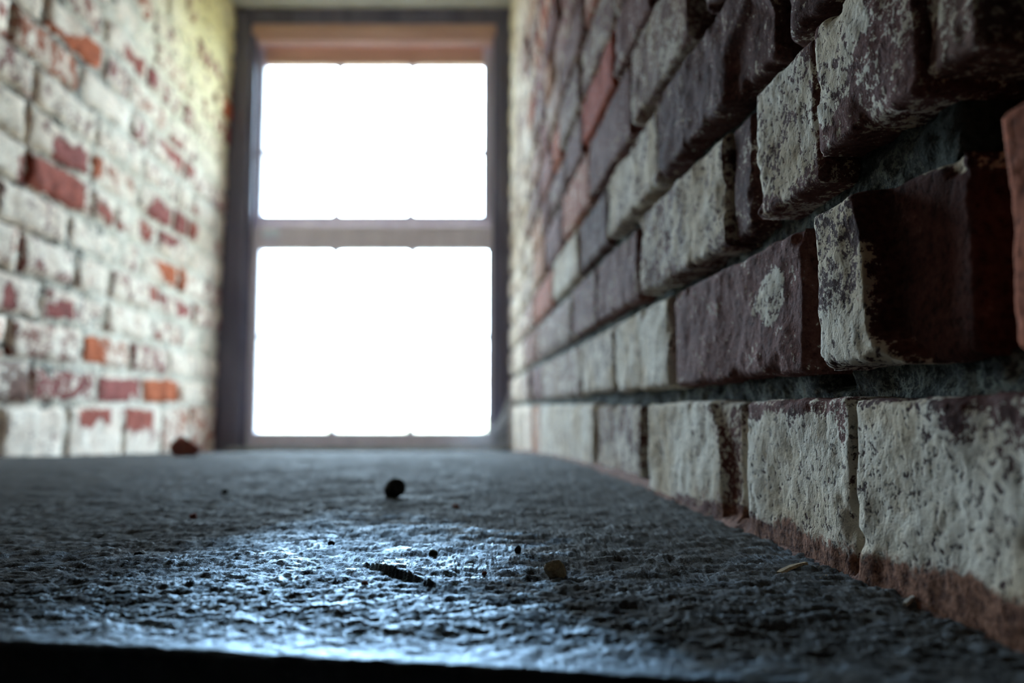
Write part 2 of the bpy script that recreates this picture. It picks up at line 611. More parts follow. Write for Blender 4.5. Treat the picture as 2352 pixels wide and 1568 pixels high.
# course: (x of far end, x of near end in the photo, limewash bias, brick colour, proud, tilt)
RW = {
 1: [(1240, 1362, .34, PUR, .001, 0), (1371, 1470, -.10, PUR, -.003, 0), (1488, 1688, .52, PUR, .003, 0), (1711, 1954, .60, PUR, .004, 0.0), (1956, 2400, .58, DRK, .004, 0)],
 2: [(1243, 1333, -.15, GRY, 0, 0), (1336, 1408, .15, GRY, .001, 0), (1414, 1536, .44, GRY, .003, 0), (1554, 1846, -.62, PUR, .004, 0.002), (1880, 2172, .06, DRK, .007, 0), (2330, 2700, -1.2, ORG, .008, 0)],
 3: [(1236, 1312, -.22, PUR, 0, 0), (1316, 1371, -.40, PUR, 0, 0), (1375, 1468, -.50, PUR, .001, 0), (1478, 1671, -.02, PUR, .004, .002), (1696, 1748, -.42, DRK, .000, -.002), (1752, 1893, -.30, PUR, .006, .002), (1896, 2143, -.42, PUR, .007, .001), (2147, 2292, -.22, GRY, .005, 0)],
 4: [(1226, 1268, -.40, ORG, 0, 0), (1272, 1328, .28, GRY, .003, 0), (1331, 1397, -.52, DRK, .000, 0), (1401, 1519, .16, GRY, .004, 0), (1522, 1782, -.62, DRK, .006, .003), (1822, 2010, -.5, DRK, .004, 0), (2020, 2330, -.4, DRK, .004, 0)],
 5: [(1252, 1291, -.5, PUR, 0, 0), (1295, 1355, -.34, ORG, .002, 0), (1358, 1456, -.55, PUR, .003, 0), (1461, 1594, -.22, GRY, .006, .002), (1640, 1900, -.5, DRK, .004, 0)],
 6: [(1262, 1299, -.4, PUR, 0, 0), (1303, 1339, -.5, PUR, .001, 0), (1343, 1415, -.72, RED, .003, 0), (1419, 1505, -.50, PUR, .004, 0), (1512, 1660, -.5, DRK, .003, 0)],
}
RPATCH = [(PR(p), v, s) for p, v, s in [
 ([(1625, 930), (1700, 930), (1700, 1150), (1674, 1150), (1662, 1030), (1640, 965)], -.15, .004),
 ([(1712, 925), (1950, 890), (1968, 905), (1962, 1060), (1945, 1000), (1925, 955), (1840, 945), (1725, 968)], -.42, .003),
 ([(2160, 870), (2420, 850), (2420, 1120), (2290, 1090), (2215, 1000), (2185, 940)], -.40, .004),
 ([(2230, 1040), (2300, 1000), (2460, 1050), (2460, 1450), (2340, 1400), (2260, 1240)], .22, .016),  # limewash thinned to imitate light falling off at the near end
 ([(1960, 880), (2170, 870), (2140, 925), (2060, 925), (1985, 935)], -.38, .003),
 ([(1744, 705), (1765, 645), (1790, 612), (1812, 622), (1815, 690), (1792, 750), (1766, 752), (1764, 712), (1742, 735)], .20, .0018),
 ([(1562, 440), (1668, 300), (1676, 520), (1645, 590), (1570, 615), (1545, 520)], .26, .006),
 ([(1776, 170), (1862, 110), (1897, 140), (1893, 370), (1862, 405), (1832, 455), (1777, 445), (1753, 425), (1758, 250)], .27, .003),
 ([(1940, -30), (2040, 0), (2047, 62), (2010, 92), (1990, 205), (1962, 240), (1942, 290), (1903, 285), (1899, 150), (1915, 70)], .30, .003),
 ([(2000, 150), (2090, 130), (2100, 300), (2010, 350)], -.16, .006),
 ([(1888, 770), (1985, 690), (2030, 690), (2070, 806), (1990, 836), (1900, 818)], .34, .003),
 ([(1985, 420), (2300, 380), (2300, 860), (2085, 815), (2036, 765), (2030, 590)], -1.2, .002),
 ([(1372, 1000), (1470, 1030), (1470, 1080), (1372, 1080)], .12, .01),
 # crumbled, sandy foot of the wall
 ([(1560, 1130), (1720, 1165), (1830, 1235), (2000, 1300), (2352, 1400), (2500, 1480), (2500, 1700), (1560, 1250)], -.35, .0025),
]]
RDENT = [(PR(p), d, s) for p, d, s in [
 ([(1992, 380), (2230, 330), (2230, 900), (2090, 815), (2040, 765), (2034, 590)], .012, .003),
 ([(1630, 900), (1668, 1000), (1674, 1190), (1720, 1190), (1720, 900)], .004, .003),
 ([(1735, 0), (1830, 0), (1830, 130), (1690, 290), (1690, 130)], .004, .006),
]]


def yellow_tint_r(Y, Z):
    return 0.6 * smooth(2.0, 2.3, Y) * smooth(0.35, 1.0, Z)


def mortar_depth_r(Y, Z):
    near = smooth(1.0, 0.5, Y)
    n = fbm(Y / 0.014, Z / 0.010, seed=71, octaves=3, gain=0.6)
    n2 = fbm(Y / 0.05, Z / 0.02, seed=77, octaves=2)
    d = 0.010 + near * (0.004 + 0.006 * n2) + 0.0035 * n
    # rubbed-out pockets: beside the big brick, the missing header, the hollow perpends
    for px0, px1, zlo, zhi, dep in ((1843, 1884, zj[1], zj[2], .030), (2168, 2335, zj[1] + .012, zj[2] + .02, .062), (1668, 1698, zj[2] + .006, zj[3], .030), (1780, 1825, zj[3], zj[4], .03),
                                    (1592, 1645, zj[4], zj[5], .03), (1536, 1556, zj[1], zj[2], .018), (1690, 1712, zj[0], zj[1] - .01, .018), (2290, 2345, zj[2], zj[3] + .02, .055)):
        a, b = Yr(px1), Yr(px0)
        w = smooth(a - .002, a + .002, Y) * smooth(b + .002, b - .002, Y) * smooth(zlo - .003, zlo + .003, Z) * smooth(zhi + .003, zhi - .003, Z)
        d = d * (1 - w) + (dep + 0.004 * n) * w
    return np.maximum(d, 0.0015)


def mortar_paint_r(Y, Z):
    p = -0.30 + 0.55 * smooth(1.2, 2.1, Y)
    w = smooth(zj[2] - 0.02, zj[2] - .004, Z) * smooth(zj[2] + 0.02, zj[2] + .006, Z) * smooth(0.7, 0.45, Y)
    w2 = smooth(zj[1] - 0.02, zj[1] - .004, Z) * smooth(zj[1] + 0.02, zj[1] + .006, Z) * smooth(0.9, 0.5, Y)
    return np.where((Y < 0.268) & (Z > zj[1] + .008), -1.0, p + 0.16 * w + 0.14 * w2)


ys = np.concatenate([np.arange(Y0, 0.60, 0.0016), np.arange(0.60, 1.1, 0.004), np.arange(1.1, 2.46, 0.015)])
zs = np.concatenate([np.arange(-0.09, 0.34, 0.0016), np.arange(0.34, ZC + 0.03, 0.006)])
wall_r = mortar_sheet(+1, ys, zs, mortar_depth_r, M_MORTAR, 'wall_right', mortar_paint_r, (0.075, 0.082, 0.072), yellow_tint_r)
tag(wall_r, 'rough brick reveal right of the window with patchy flaking limewash', 'wall', 'structure')

GAP = 0.0062
n_r = 0
for c in range(1, len(zj)):
    zb, zt = zj[c - 1] + GAP, zj[c] - GAP
    if c == 1:
        zb = -0.075
    listed = RW.get(c, [])
    spans = []
    for (xf, xn, p, colr, out, tilt) in listed:
        ya = float(on_x(xn, 900, XR - out)[1])
        spans.append((max(ya, Y0), float(on_x(xf, 900, XR - out)[1]), p, colr, out, tilt))
    far = max([s[1] for s in spans], default=None)
    y = far + 0.009 if far else Y0 + rng.uniform(-0.1, 0.08)
    k = 0
    while y < Y1 + 0.02:
        Ln = 0.2 if (c + k) % 3 else 0.1
        Ln += rng.uniform(-0.006, 0.006)
        y2 = min(y + Ln, Y1 + 0.06)
        a = max(y, Y0)
        if y2 - a > 0.03:
            ym = 0.5 * (a + y2)
            base = -0.42 + 0.68 * smooth(1.3, 2.1, ym) + rng.uniform(-.22, .22)
            colr = [PUR, GRY, PUR, ORG, DRK, RED][int(rng.integers(0, 6))] if ym > 0.8 else [PUR, DRK, PUR, GRY][int(rng.integers(0, 4))]
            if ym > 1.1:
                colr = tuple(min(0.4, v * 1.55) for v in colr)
            spans.append((a, y2, base, colr, rng.uniform(-.001, .004), 0))
        y = y2 + 0.009
        k += 1
    for (ya, yb, p, colr, out, tilt) in spans:
        ym = 0.5 * (ya + yb)
        res = max(0.0011, 0.0035 * ya) if c <= 6 else max(0.004, 0.005 * ya)
        if ya > 1.0:
            res = 0.016
        zb2, zt2 = zb + rng.uniform(-.0012, .0012), zt + rng.uniform(-.0012, .0012)
        if c == 1:
            zb2 = min(zb, float(floor_z(yb)) - 0.01)
        if c == 3 and out > .0055 and ya > .3:
            zb2 += 0.001
        if c == 3 and ya < 0.255:
            zb2 += 0.012
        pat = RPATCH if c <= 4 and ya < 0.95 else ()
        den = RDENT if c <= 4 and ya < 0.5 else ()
        make_brick(+1, ya, yb, zb2, zt2, res, p, colr, wall_r, out=out, patches=pat, dents=den, yellow_tint=yellow_tint_r, tilt=tilt, seed=c * 13 + n_r % 50,
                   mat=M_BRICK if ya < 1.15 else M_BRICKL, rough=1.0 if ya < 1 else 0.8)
        n_r += 1

# ---- left wall ----------------------------------------------------
def Yl(px):
    return float(on_x(px, 900, XL)[1])


def PL(pts):
    return np.array([on_x(x, y, XL)[1:3] for x, y in pts])


CL = 0.0715
zl = [-0.09, float(on_x(0, 928, XL)[2])]
while zl[-1] < ZC + 0.02:
    zl.append(zl[-1] + CL)
LRED, LPUR, LORG = (0.34, 0.088, 0.058), (0.31, 0.088, 0.072), (0.46, 0.115, 0.043)
LCUT = {1: [2, 155, 285, 372], 2: [68, 220, 325, 412], 3: [8, 178, 293, 381, 450], 4: [78, 228, 336, 415], 5: [20, 152, 232, 350, 430]}
LPATCH = [(PL(p), v * 1.5 - 0.05, s) for p, v, s in [
 ([(108, 312), (170, 342), (218, 375), (212, 408), (165, 402), (105, 365)], -.40, .012),
 ([(30, 362), (60, 368), (130, 392), (176, 430), (176, 478), (130, 466), (95, 455), (78, 435), (35, 415)], -.75, .012),
 ([(128, 80), (195, 88), (216, 120), (205, 168), (160, 155), (138, 118)], -.45, .012),
 ([(60, 40), (95, 45), (120, 75), (90, 80)], -.3, .012),
 ([(262, 92), (292, 132), (340, 150), (346, 202), (310, 180), (268, 128)], -.34, .015),
 ([(360, 190), (400, 240), (400, 280), (365, 230)], -.28, .02),
 ([(355, 300), (400, 330), (432, 380), (430, 412), (400, 395), (360, 340)], -.22, .02),
 ([(205, 460), (240, 480), (285, 525), (250, 530), (215, 490)], -.25, .012),
 ([(312, 505), (345, 450), (380, 490), (440, 470), (445, 545), (382, 565), (320, 548)], -.30, .016),
 ([(348, 598), (418, 615), (412, 665), (372, 645)], -.50, .012),
 ([(328, 655), (378, 670), (378, 698), (335, 690)], -.30, .012),
 ([(398, 690), (442, 700), (440, 740), (405, 735)], -.30, .012),
 ([(98, 702), (165, 690), (162, 732), (120, 745)], -.50, .010),
 ([(0, 650), (22, 660), (25, 705), (0, 705)], -.45, .010),
 ([(179, 760), (215, 772), (228, 800), (240, 842), (179, 838)], -.55, .010),
 ([(78, 842), (216, 850), (216, 925), (78, 928)], -.04, .006),
 ([(224, 870), (326, 872), (326, 924), (224, 922)], -.45, .008),
 ([(328, 862), (400, 872), (405, 935), (328, 930)], -.35, .010),
 ([(18, 880), (62, 870), (62, 920), (18, 922)], -.40, .008),
 ([(176, 942), (250, 940), (248, 985), (228, 955), (205, 985), (180, 975)], -.55, .008),
 ([(268, 935), (350, 945), (350, 985), (280, 990)], -.35, .012),
 ([(495, 220), (540, 220), (540, 345), (490, 340)], -.45, .012),
 ([(492, 745), (530, 745), (530, 830), (495, 830)], -.45, .012),
]]


LSPOT = [(on_x(x, y, XL)[1:3], cc) for x, y, cc in [(140, 440, LORG), (65, 405, LRED), (160, 360, LPUR), (180, 130, LORG), (380, 635, LORG), (205, 800, LORG), (375, 905, LORG),
         (140, 890, LPUR), (275, 895, LPUR), (130, 715, LPUR), (10, 680, LPUR), (215, 960, LRED), (515, 290, LORG), (380, 520, LPUR), (310, 170, LRED), (40, 900, (0.22, 0.12, 0.09))]]


def yellow_tint_l(Y, Z):
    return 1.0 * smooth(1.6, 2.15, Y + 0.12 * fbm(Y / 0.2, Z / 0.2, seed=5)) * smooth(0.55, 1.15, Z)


def mortar_depth_l(Y, Z):
    n = fbm(Y / 0.03, Z / 0.015, seed=91, octaves=3, gain=0.6)
    d = 0.003 + 0.0055 * n + 0.007 * smooth(1.6, 1.15, Y)
    return np.maximum(d, 0.001)


def mortar_paint_l(Y, Z):
    return -0.02 + 0.5 * smooth(1.3, 1.8, Y) + 0.45 * fbm(Y / 0.25, Z / 0.12, seed=3)


ys = np.arange(Y0, 2.47, 0.012)
ys = np.concatenate([np.arange(Y0 + 0.19, 1.1, 0.02), np.arange(1.1, 2.47, 0.007)])
zs = np.arange(-0.09, ZC + 0.03, 0.007)
wall_l = mortar_sheet(-1, ys, zs, mortar_depth_l, M_MORTARL, 'wall_left', mortar_paint_l, (0.13, 0.115, 0.09), yellow_tint_l)
tag(wall_l, 'pale limewashed brick reveal left of the window with red bricks showing', 'wall', 'structure')
for c in range(1, len(zl)):
    zb, zt = zl[c - 1] + 0.0045, zl[c] - 0.0045
    cuts = [Yl(x) for x in LCUT.get(c, [])]
    if not cuts:
        cuts = [1.22 + 0.11 * (c % 2) + rng.uniform(-.03, .03)]
    y = cuts[-1]
    k = 0
    while y < Y1 + 0.05:
        y += (0.222 if (c + k) % 4 else 0.112) + rng.uniform(-.01, .01)
        cuts.append(y)
        k += 1
    y = cuts[0]
    while y > 0.45:
        y -= 0.222 + rng.uniform(-.008, .008)
        cuts.insert(0, y)
    for ya, yb in zip(cuts[:-1], cuts[1:]):
        if ya < 0.3:
            continue
        ya, yb = ya + 0.0045, min(yb - 0.0045, Y1 + 0.08)
        if yb - ya < 0.03:
            continue
        p = 0.20 + rng.uniform(-.22, .2)
        colr = [LRED, LPUR, LPUR, LRED, LORG][int(rng.integers(0, 5))]
        for (py_, pz_), cc in LSPOT:
            if ya < py_ < yb and zb < pz_ < zt: colr = cc
        make_brick(-1, ya, yb, zb + rng.uniform(-.002, .002), zt + rng.uniform(-.002, .002), 0.009 if ya > 1.1 else 0.03, p, colr, wall_l,
                   out=rng.uniform(-.002, .003), patches=LPATCH if ya > 1.0 else (), yellow_tint=yellow_tint_l, seed=c * 7 + int(ya * 10), mat=M_BRICKL, radius=0.006,
                   rough=2.2)

# ------------------------------------------------------------------ soffit, mass under and over the recess
k = MB()
k.box(-0.79, 0.227, Y0, 2.62, ZC, 2.2)
tag(k.build('ceiling', M_PLASTER), 'pale plastered soffit over the window recess', 'ceiling', 'structure')
k = MB()
k.box(-0.79, 0.227, 0.37, 2.44, -1.4, -0.30)
tag(k.build('wall_below', M_ROOM), 'dark masonry below the stone ledge', 'wall', 'structure')
k = MB()
k.box(-0.79, 0.227, 2.44, 2.62, -1.4, -0.075)
tag(k.build('trim_1', M_SILL), 'masonry under the outer window sill', 'sill', 'structure')

# ------------------------------------------------------------------ stone ledge (height field of broken flakes)
NB = 520
uu = np.concatenate([np.linspace(-0.80, -0.30, 110, endpoint=False), np.linspace(-0.30, -0.16, 130, endpoint=False), np.linspace(-0.16, 0.185, 860)])
# rows follow the skewed front edge near the camera and straighten with depth
ss = [0.0]
while ss[-1] < 2.30:
    yy = 0.2 + ss[-1]
    ss.append(ss[-1] + min(0.02, max(0.0005, 0.0040 * yy * yy / 0.2 * 0.8)))
ss = np.array(ss)
U, Sg = np.meshgrid(uu, ss, indexing='ij')
ey = edge_y(U)
blend = smooth(1.2, 0.2, Sg)
ragged = 0.0013 * fbm(U / 0.03, np.zeros_like(U), seed=101, octaves=4, gain=0.6)
Yf = Sg + ey * blend + 0.2 * (1 - blend) + ragged * smooth(0.02, 0.0, Sg)
wx = 0.006 * fbm(U / 0.02, Yf / 0.02, seed=111, octaves=2)
lay = fbm((U + wx) / 0.040, (Yf + wx) / 0.027, seed=120, octaves=3, gain=0.55)
mid = fbm((U + wx) / 0.0095, (Yf - wx) / 0.0065, seed=130, octaves=3, gain=0.6)
fine = fbm((U - wx) / 0.0036, (Yf + wx) / 0.0028, seed=140, octaves=2, gain=0.6)
lv = (0.9 * lay + 0.75 * mid + 0.25 * fine) * 4.2
fl = np.floor(lv)
fr = lv - fl
slit = smooth(0.02, 0.16, fbm((U + wx) / 0.0058, (Yf - wx) / 0.0022, seed=145, octaves=3, gain=0.6))
slit2 = smooth(0.10, 0.26, fbm((U - wx) / 0.0030, (Yf + wx) / 0.0014, seed=148, octaves=2, gain=0.6))
terr = (fl + smooth(0.88, 1.0, fr)) * 0.00042 + 0.00010 * fr - 0.0007 * slit - 0.00045 * slit2
terr = terr * (0.25 + 0.75 * smooth(0.0, 0.035, Sg))
gr = fbm(U / 0.0032, Yf / 0.0026, seed=150, octaves=2)
broad = 0.0011 * fbm(U / 0.11, Yf / 0.11, seed=160, octaves=2)
Zf = floor_z(Yf) + terr + 0.00014 * gr + broad * smooth(0.0, 0.10, Sg)
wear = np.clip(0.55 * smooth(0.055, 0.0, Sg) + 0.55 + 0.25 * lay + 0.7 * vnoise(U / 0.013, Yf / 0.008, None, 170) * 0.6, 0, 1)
# the long raised flake in front, its broken lip facing the camera
lip = np.array([on_z(x, y, 0.0)[:2] for x, y in [(808, 1292), (870, 1305), (935, 1322), (985, 1338), (1050, 1352)]])
lip2 = np.array([on_z(x, y, 0.0)[:2] for x, y in [(725, 1352), (770, 1335), (815, 1322)]])
lip3 = np.array([on_z(x, y, 0.0)[:2] for x, y in [(1400, 1405), (1440, 1388), (1490, 1392)]])
for lp, hh, wd in ((lip, 0.0030, 0.030), (lip2, 0.0013, 0.018), (lip3, 0.0014, 0.02)):
    yl = np.interp(U, lp[:, 0], lp[:, 1]) + 0.0016 * fbm(U / 0.012, U * 0, seed=180, octaves=2, gain=0.35)
    tx = np.clip((U - lp[0, 0]) / (lp[-1, 0] - lp[0, 0]), 0, 1)
    inx = np.clip(np.minimum(tx / 0.45, (1 - tx) / 0.5), 0, 1) ** 0.7
    dd = Yf - yl
    Zf += hh * inx * smooth(0.0, 0.0009, dd) * np.exp(-np.clip(dd, 0, None) / wd)
    Zf -= 0.0009 * inx * np.exp(-((dd + 0.004) / 0.004) ** 2)
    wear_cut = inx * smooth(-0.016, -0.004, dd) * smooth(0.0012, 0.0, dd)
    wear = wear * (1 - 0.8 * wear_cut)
# rounded arris at the front
Zf -= 0.0022 * np.clip(1 - Sg / 0.0025, 0, 1) ** 2
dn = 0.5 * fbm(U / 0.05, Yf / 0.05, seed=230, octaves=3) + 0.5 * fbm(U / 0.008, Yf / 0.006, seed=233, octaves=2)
dust_dulling = smooth(0.31, 0.58, Yf + 0.10 * dn) + smooth(-0.005, 0.055, U + 0.05 * dn - 0.04 * np.clip(1 - Sg / 0.07, 0, 1)) * 0.85 + smooth(-0.075, -0.15, U + 0.07 * dn) * 0.8 * smooth(.6, .45, Yf) + 0.2 * dn  # dust at the back; sides dulled to imitate where the window sheen ends
dust_dulling = np.clip(dust_dulling, 0, 1)
idx = np.arange(U.size).reshape(U.shape)
a, b, c_, d_ = idx[:-1, :-1], idx[1:, :-1], idx[1:, 1:], idx[:-1, 1:]
quads = np.stack([a, b, c_, d_], -1).reshape(-1, 4)
V = np.stack([U, Yf, Zf], -1).reshape(-1, 3)
# front face and underside
n0 = len(V)
top = idx[:, 0]
back = idx[:, -1]
rows = []
lev = [(0.004, 0.03), (0.002, 0.10), (0.0, 0.32)]
prev = top
quads = [quads]
for off, dz in lev:
    P = V[top].copy()
    P[:, 1] += off + 0.002 * fbm(P[:, 0] / 0.012, P[:, 0] * 0 + dz * 90, seed=190, octaves=3)
    P[:, 2] -= dz
    cur = np.arange(len(V), len(V) + len(P))
    V = np.concatenate([V, P])
    quads.append(np.stack([cur[:-1], cur[1:], prev[1:], prev[:-1]], -1))
    prev = cur
P = V[back].copy()
P[:, 2] = V[prev][:, 2]
cur = np.arange(len(V), len(V) + len(P))
V = np.concatenate([V, P])
quads.append(np.stack([cur[:-1], cur[1:], prev[1:], prev[:-1]], -1))
me = mesh_from('ledge', V, np.concatenate(quads), smooth_shade=False)
pad = len(V) - n0
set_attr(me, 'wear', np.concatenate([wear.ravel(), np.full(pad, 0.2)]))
set_attr(me, 'dust_dulling', np.concatenate([dust_dulling.ravel(), np.zeros(pad)]))
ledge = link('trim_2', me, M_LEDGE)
tag(ledge, 'dark flaky stone ledge of the window recess with a glossy worn surface', 'ledge', 'structure')


def ledge_z(x, y):
    d = (U - x) ** 2 + (Yf - y) ** 2
    return float(Zf.ravel()[np.argmin(d)])


# crumbling sandy fillet where the right wall meets the ledge (child of the wall)
M_SAND = plain('crumbled_red_brick_sand', (0.13, 0.052, 0.034), (0.25, 0.115, 0.075), 160, 0.95, 0.0016)
yy = np.concatenate([np.arange(0.185, 0.62, 0.0012), np.arange(0.62, 2.3, 0.012)])
tt = np.linspace(0, 1, 11)
Yg, Tg = np.meshgrid(yy, tt, indexing='ij')
hgt = 0.0058 + 0.0030 * fbm(Yg / 0.03, Yg * 0, seed=201, octaves=3, gain=0.6)
wid = 0.0075 + 0.004 * fbm(Yg / 0.02, Yg * 0, seed=205, octaves=3, gain=0.6)
an = Tg * math.pi / 2
rr = 1 - 0.30 * np.sin(2 * an) + 0.12 * fbm(Yg / 0.005, Tg * 3, seed=211, octaves=3, gain=0.7)
Xg = XR + 0.002 - wid * np.cos(an) * rr
Zg = floor_z(Yg) - 0.0015 + hgt * np.sin(an) * rr
V = np.stack([Xg, Yg, Zg], -1).reshape(-1, 3)
idx = np.arange(Yg.size).reshape(Yg.shape)
a, b, c_, d_ = idx[:-1, :-1], idx[1:, :-1], idx[1:, 1:], idx[:-1, 1:]
me = mesh_from('mortar_fillet', V, np.stack([a, d_, c_, b], -1).reshape(-1, 4))
fil = link('mortar_fillet', me, M_SAND, wall_r)
fil['label'] = 'crumbling reddish mortar along the foot of the wall'

# ------------------------------------------------------------------ window
# the window stands a little out of square with the reveals; it is laid out in its own frame and turned about its right jamb
WROT, WPIV = -0.068, np.array([XR, 2.335, 0.0])
_cw, _sw = math.cos(-WROT), math.sin(-WROT)
_RI = np.array([[_cw, -_sw, 0], [_sw, _cw, 0], [0, 0, 1]])


def _wloc(px, py, Y):
    o, d = _RI @ (CAM - WPIV) + WPIV, _RI @ ray(px, py)
    return o + d * ((Y - o[1]) / d[1])


def WX(px, Y=2.36): return float(_wloc(px, 560, Y)[0])
def WZ(py, Y=2.36): return float(_wloc(850, py, Y)[2])


YF, YU, YLo = 2.335, 2.405, 2.362        # faces of frame, upper sash, lower sash
fx0, fx1 = -0.82, 0.24                   # casing runs into the masonry
jl, jr = WX(563, YF), WX(1139, YF)
zb, zt = WZ(1026, YF), WZ(52, YF)
fr = MB()
fr.box(fx0, jl, YF, 2.52, zb - 0.05, ZC + 0.03, 0.004)
fr.box(jr, fx1, YF, 2.52, zb - 0.05, ZC + 0.03, 0.004)
fr.box(jl - 0.002, jr + 0.002, YF + 0.001, 2.52, zt, ZC + 0.03, 0.004)
win = fr.build('window_1', M_FRAME)
_cw2, _sw2 = math.cos(WROT), math.sin(WROT)
_R = np.array([[_cw2, -_sw2, 0], [_sw2, _cw2, 0], [0, 0, 1]])
win.rotation_euler = (0, 0, WROT)
win.location = WPIV - _R @ WPIV
tag(win, 'weathered dark timber sash window at the end of the recess', 'window', 'structure')
# stops
for nm, bx in (('stop_bead', (jl, jl + 0.012, YF + 0.012, YF + 0.026, zb, zt)), ('stop_bead', (jr - 0.010, jr, YF + 0.012, YF + 0.026, zb, zt)), ('head_moulding', (jl, jr, YF + 0.006, YF + 0.06, zt - 0.036, zt))):
    s = MB()
    s.box(*bx, 0.003)
    if nm == 'head_moulding':
        s.box(jl, jr, YF + 0.016, YF + 0.06, zt - 0.052, zt - 0.036, 0.003)
    o = s.build(nm, M_RAIL if nm == 'head_moulding' else M_FRAME, win)
s = MB()
s.box(jl - 0.03, jr + 0.03, YF - 0.035, 2.60, zb - 0.045, zb, 0.005)
o = s.build('sill_board', M_SILL, win)
o['label'] = 'grey weathered timber sill board'


def sash(name, Yf_, x0, x1, z0, z1, ox0, ox1, oz0, oz1, bars_x, bars_z, rail_mat, thick=0.036):
    st = MB()
    st.box(x0, ox0, Yf_, Yf_ + thick, z0, z1, 0.003)
    st.box(ox1, x1, Yf_, Yf_ + thick, z0, z1, 0.003)
    so = st.build(name, M_SASH, win)
    for (a, b_) in ((oz1, z1), (z0, oz0)):
        r = MB()
        r.box(ox0 - 0.001, ox1 + 0.001, Yf_ + 0.0015, Yf_ + thick - 0.001, a, b_, 0.003)
        r.build('rail', rail_mat if a == oz1 else M_SASH, so)
    bw = 0.0055
    for bx in bars_x:
        r = MB()
        r.box(bx - bw, bx + bw, Yf_ + 0.004, Yf_ + thick - 0.004, oz0 - 0.002, oz1 + 0.002, 0.002)
        r.box(bx - 0.012, bx + 0.012, Yf_ + 0.006, Yf_ + thick - 0.006, oz1 - 0.006, oz1 + 0.002, 0.002)
        r.box(bx - 0.012, bx + 0.012, Yf_ + 0.006, Yf_ + thick - 0.006, oz0 - 0.002, oz0 + 0.006, 0.002)
        r.build('glazing_bar', M_SASH, so)
    for bz in bars_z:
        r = MB()
        r.box(ox0 - 0.002, ox1 + 0.002, Yf_ + 0.0045, Yf_ + thick - 0.0045, bz - bw, bz + bw, 0.002)
        r.build('glazing_bar', M_SASH, so)
    xs = [ox0] + list(bars_x) + [ox1]
    zz = [oz0] + list(bars_z) + [oz1]
    for i in range(len(xs) - 1):
        for j in range(len(zz) - 1):
            g = MB()
            g.box(xs[i], xs[i + 1], Yf_ + 0.024, Yf_ + 0.0245, zz[j], zz[j + 1])
            g.build('pane', M_GLASS, so)
    return so


us = sash('upper_sash', YU, jl - 0.004, jr + 0.004, WZ(530, YU), zt - 0.03, WX(597, YU), WX(1108, YU), WZ(494, YU), WZ(146, YU),
          [WX(770, YU), WX(942, YU)], [WZ(348, YU)], M_RAIL)
ls = sash('lower_sash', YLo, jl + 0.001, jr - 0.001, zb + 0.0005, WZ(518, YLo), WX(596, YLo), WX(1120, YLo), WZ(993, YLo), WZ(572, YLo),
          [WX(768, YLo), WX(946, YLo)], [WZ(772, YLo)], M_SASH)
# a sash lift on the meeting rail, its glint put into the pale colour
lk = MB()
cx, cz = WX(622, YLo), WZ(536, YLo)
lk.box(cx - 0.026, cx + 0.026, YLo - 0.003, YLo + 0.002, cz - 0.013, cz + 0.013, 0.0015)
lk.box(cx - 0.020, cx + 0.020, YLo - 0.022, YLo - 0.002, cz - 0.012, cz - 0.007, 0.0015)
lk.box(cx - 0.020, cx + 0.020, YLo - 0.022, YLo - 0.018, cz - 0.012, cz + 0.004, 0.0015)
M_GLINT = plain('pale_glint', (0.80, 0.88, 0.98), (0.88, 0.94, 1.0), 60, 0.3, 0, 0.5)
o = lk.build('sash_lift', M_GLINT, win)
o['label'] = 'sash lift with its glint put into a pale colour'

# ------------------------------------------------------------------ loose things on the ledge
M_PEB = plain('dark_pebble', (0.012, 0.011, 0.010), (0.03, 0.026, 0.022), 300, 0.75, 0.0006)
M_TAN = plain('sandstone_crumb', (0.26, 0.20, 0.12), (0.40, 0.32, 0.20), 400, 0.9, 0.0005)
M_CHIP = plain('brick_chip', (0.22, 0.06, 0.045), (0.33, 0.12, 0.09), 200, 0.9, 0.0008)
M_STRAW = plain('dry_straw', (0.30, 0.21, 0.12), (0.46, 0.34, 0.20), 500, 0.7, 0.0002)
M_PALE = plain('pale_splinter', (0.40, 0.37, 0.32), (0.6, 0.56, 0.5), 500, 0.7, 0.0002)
import bmesh


def stone(name, x, y, rx, ry, rz, mat, label, cat, seed, sub=3, facet=0.25, group=None):
    bm = bmesh.new()
    bmesh.ops.create_icosphere(bm, subdivisions=sub, radius=1.0)
    co = np.array([v.co[:] for v in bm.verts])
    rs = np.random.default_rng(seed)
    r = np.ones(len(co))
    for _ in range(11):                                   # cut flat facets
        nrm = rs.normal(size=3)
        nrm /= np.linalg.norm(nrm)
        lim = rs.uniform(0.62, 0.95) if facet < 0.5 else rs.uniform(0.5, 0.8)
        dt = co @ nrm
        co = co - np.outer(np.clip(dt - lim, 0, None), nrm)
    co = co * (1 + 0.05 * vnoise(co[:, 0] * 3 + seed, co[:, 1] * 3, co[:, 2] * 3 + .37, seed)[:, None])
    co = co * np.array([rx, ry, rz])
    low = co[:, 2].min()
    for v, p in zip(bm.verts, co):
        v.co = (p[0], p[1], p[2] - low)
    me = bpy.data.meshes.new(name)
    bm.to_mesh(me)
    bm.free()
    me.polygons.foreach_set('use_smooth', np.full(len(me.polygons), facet < 0.5))
    o = link(name, me, mat)
    o.location = (x, y, ledge_z(x, y) - 0.0006 - (0.22 if sub > 2 else 0.08) * rz)
    tag(o, label, cat, None, group)
    return o


def at_floor(px, py):
    p = on_z(px, py, 0.0)
    for _ in range(8):
        p = on_z(px, py, float(floor_z(p[1])))
    return float(p[0]), float(p[1])


def pxm(y): return y / F_PX

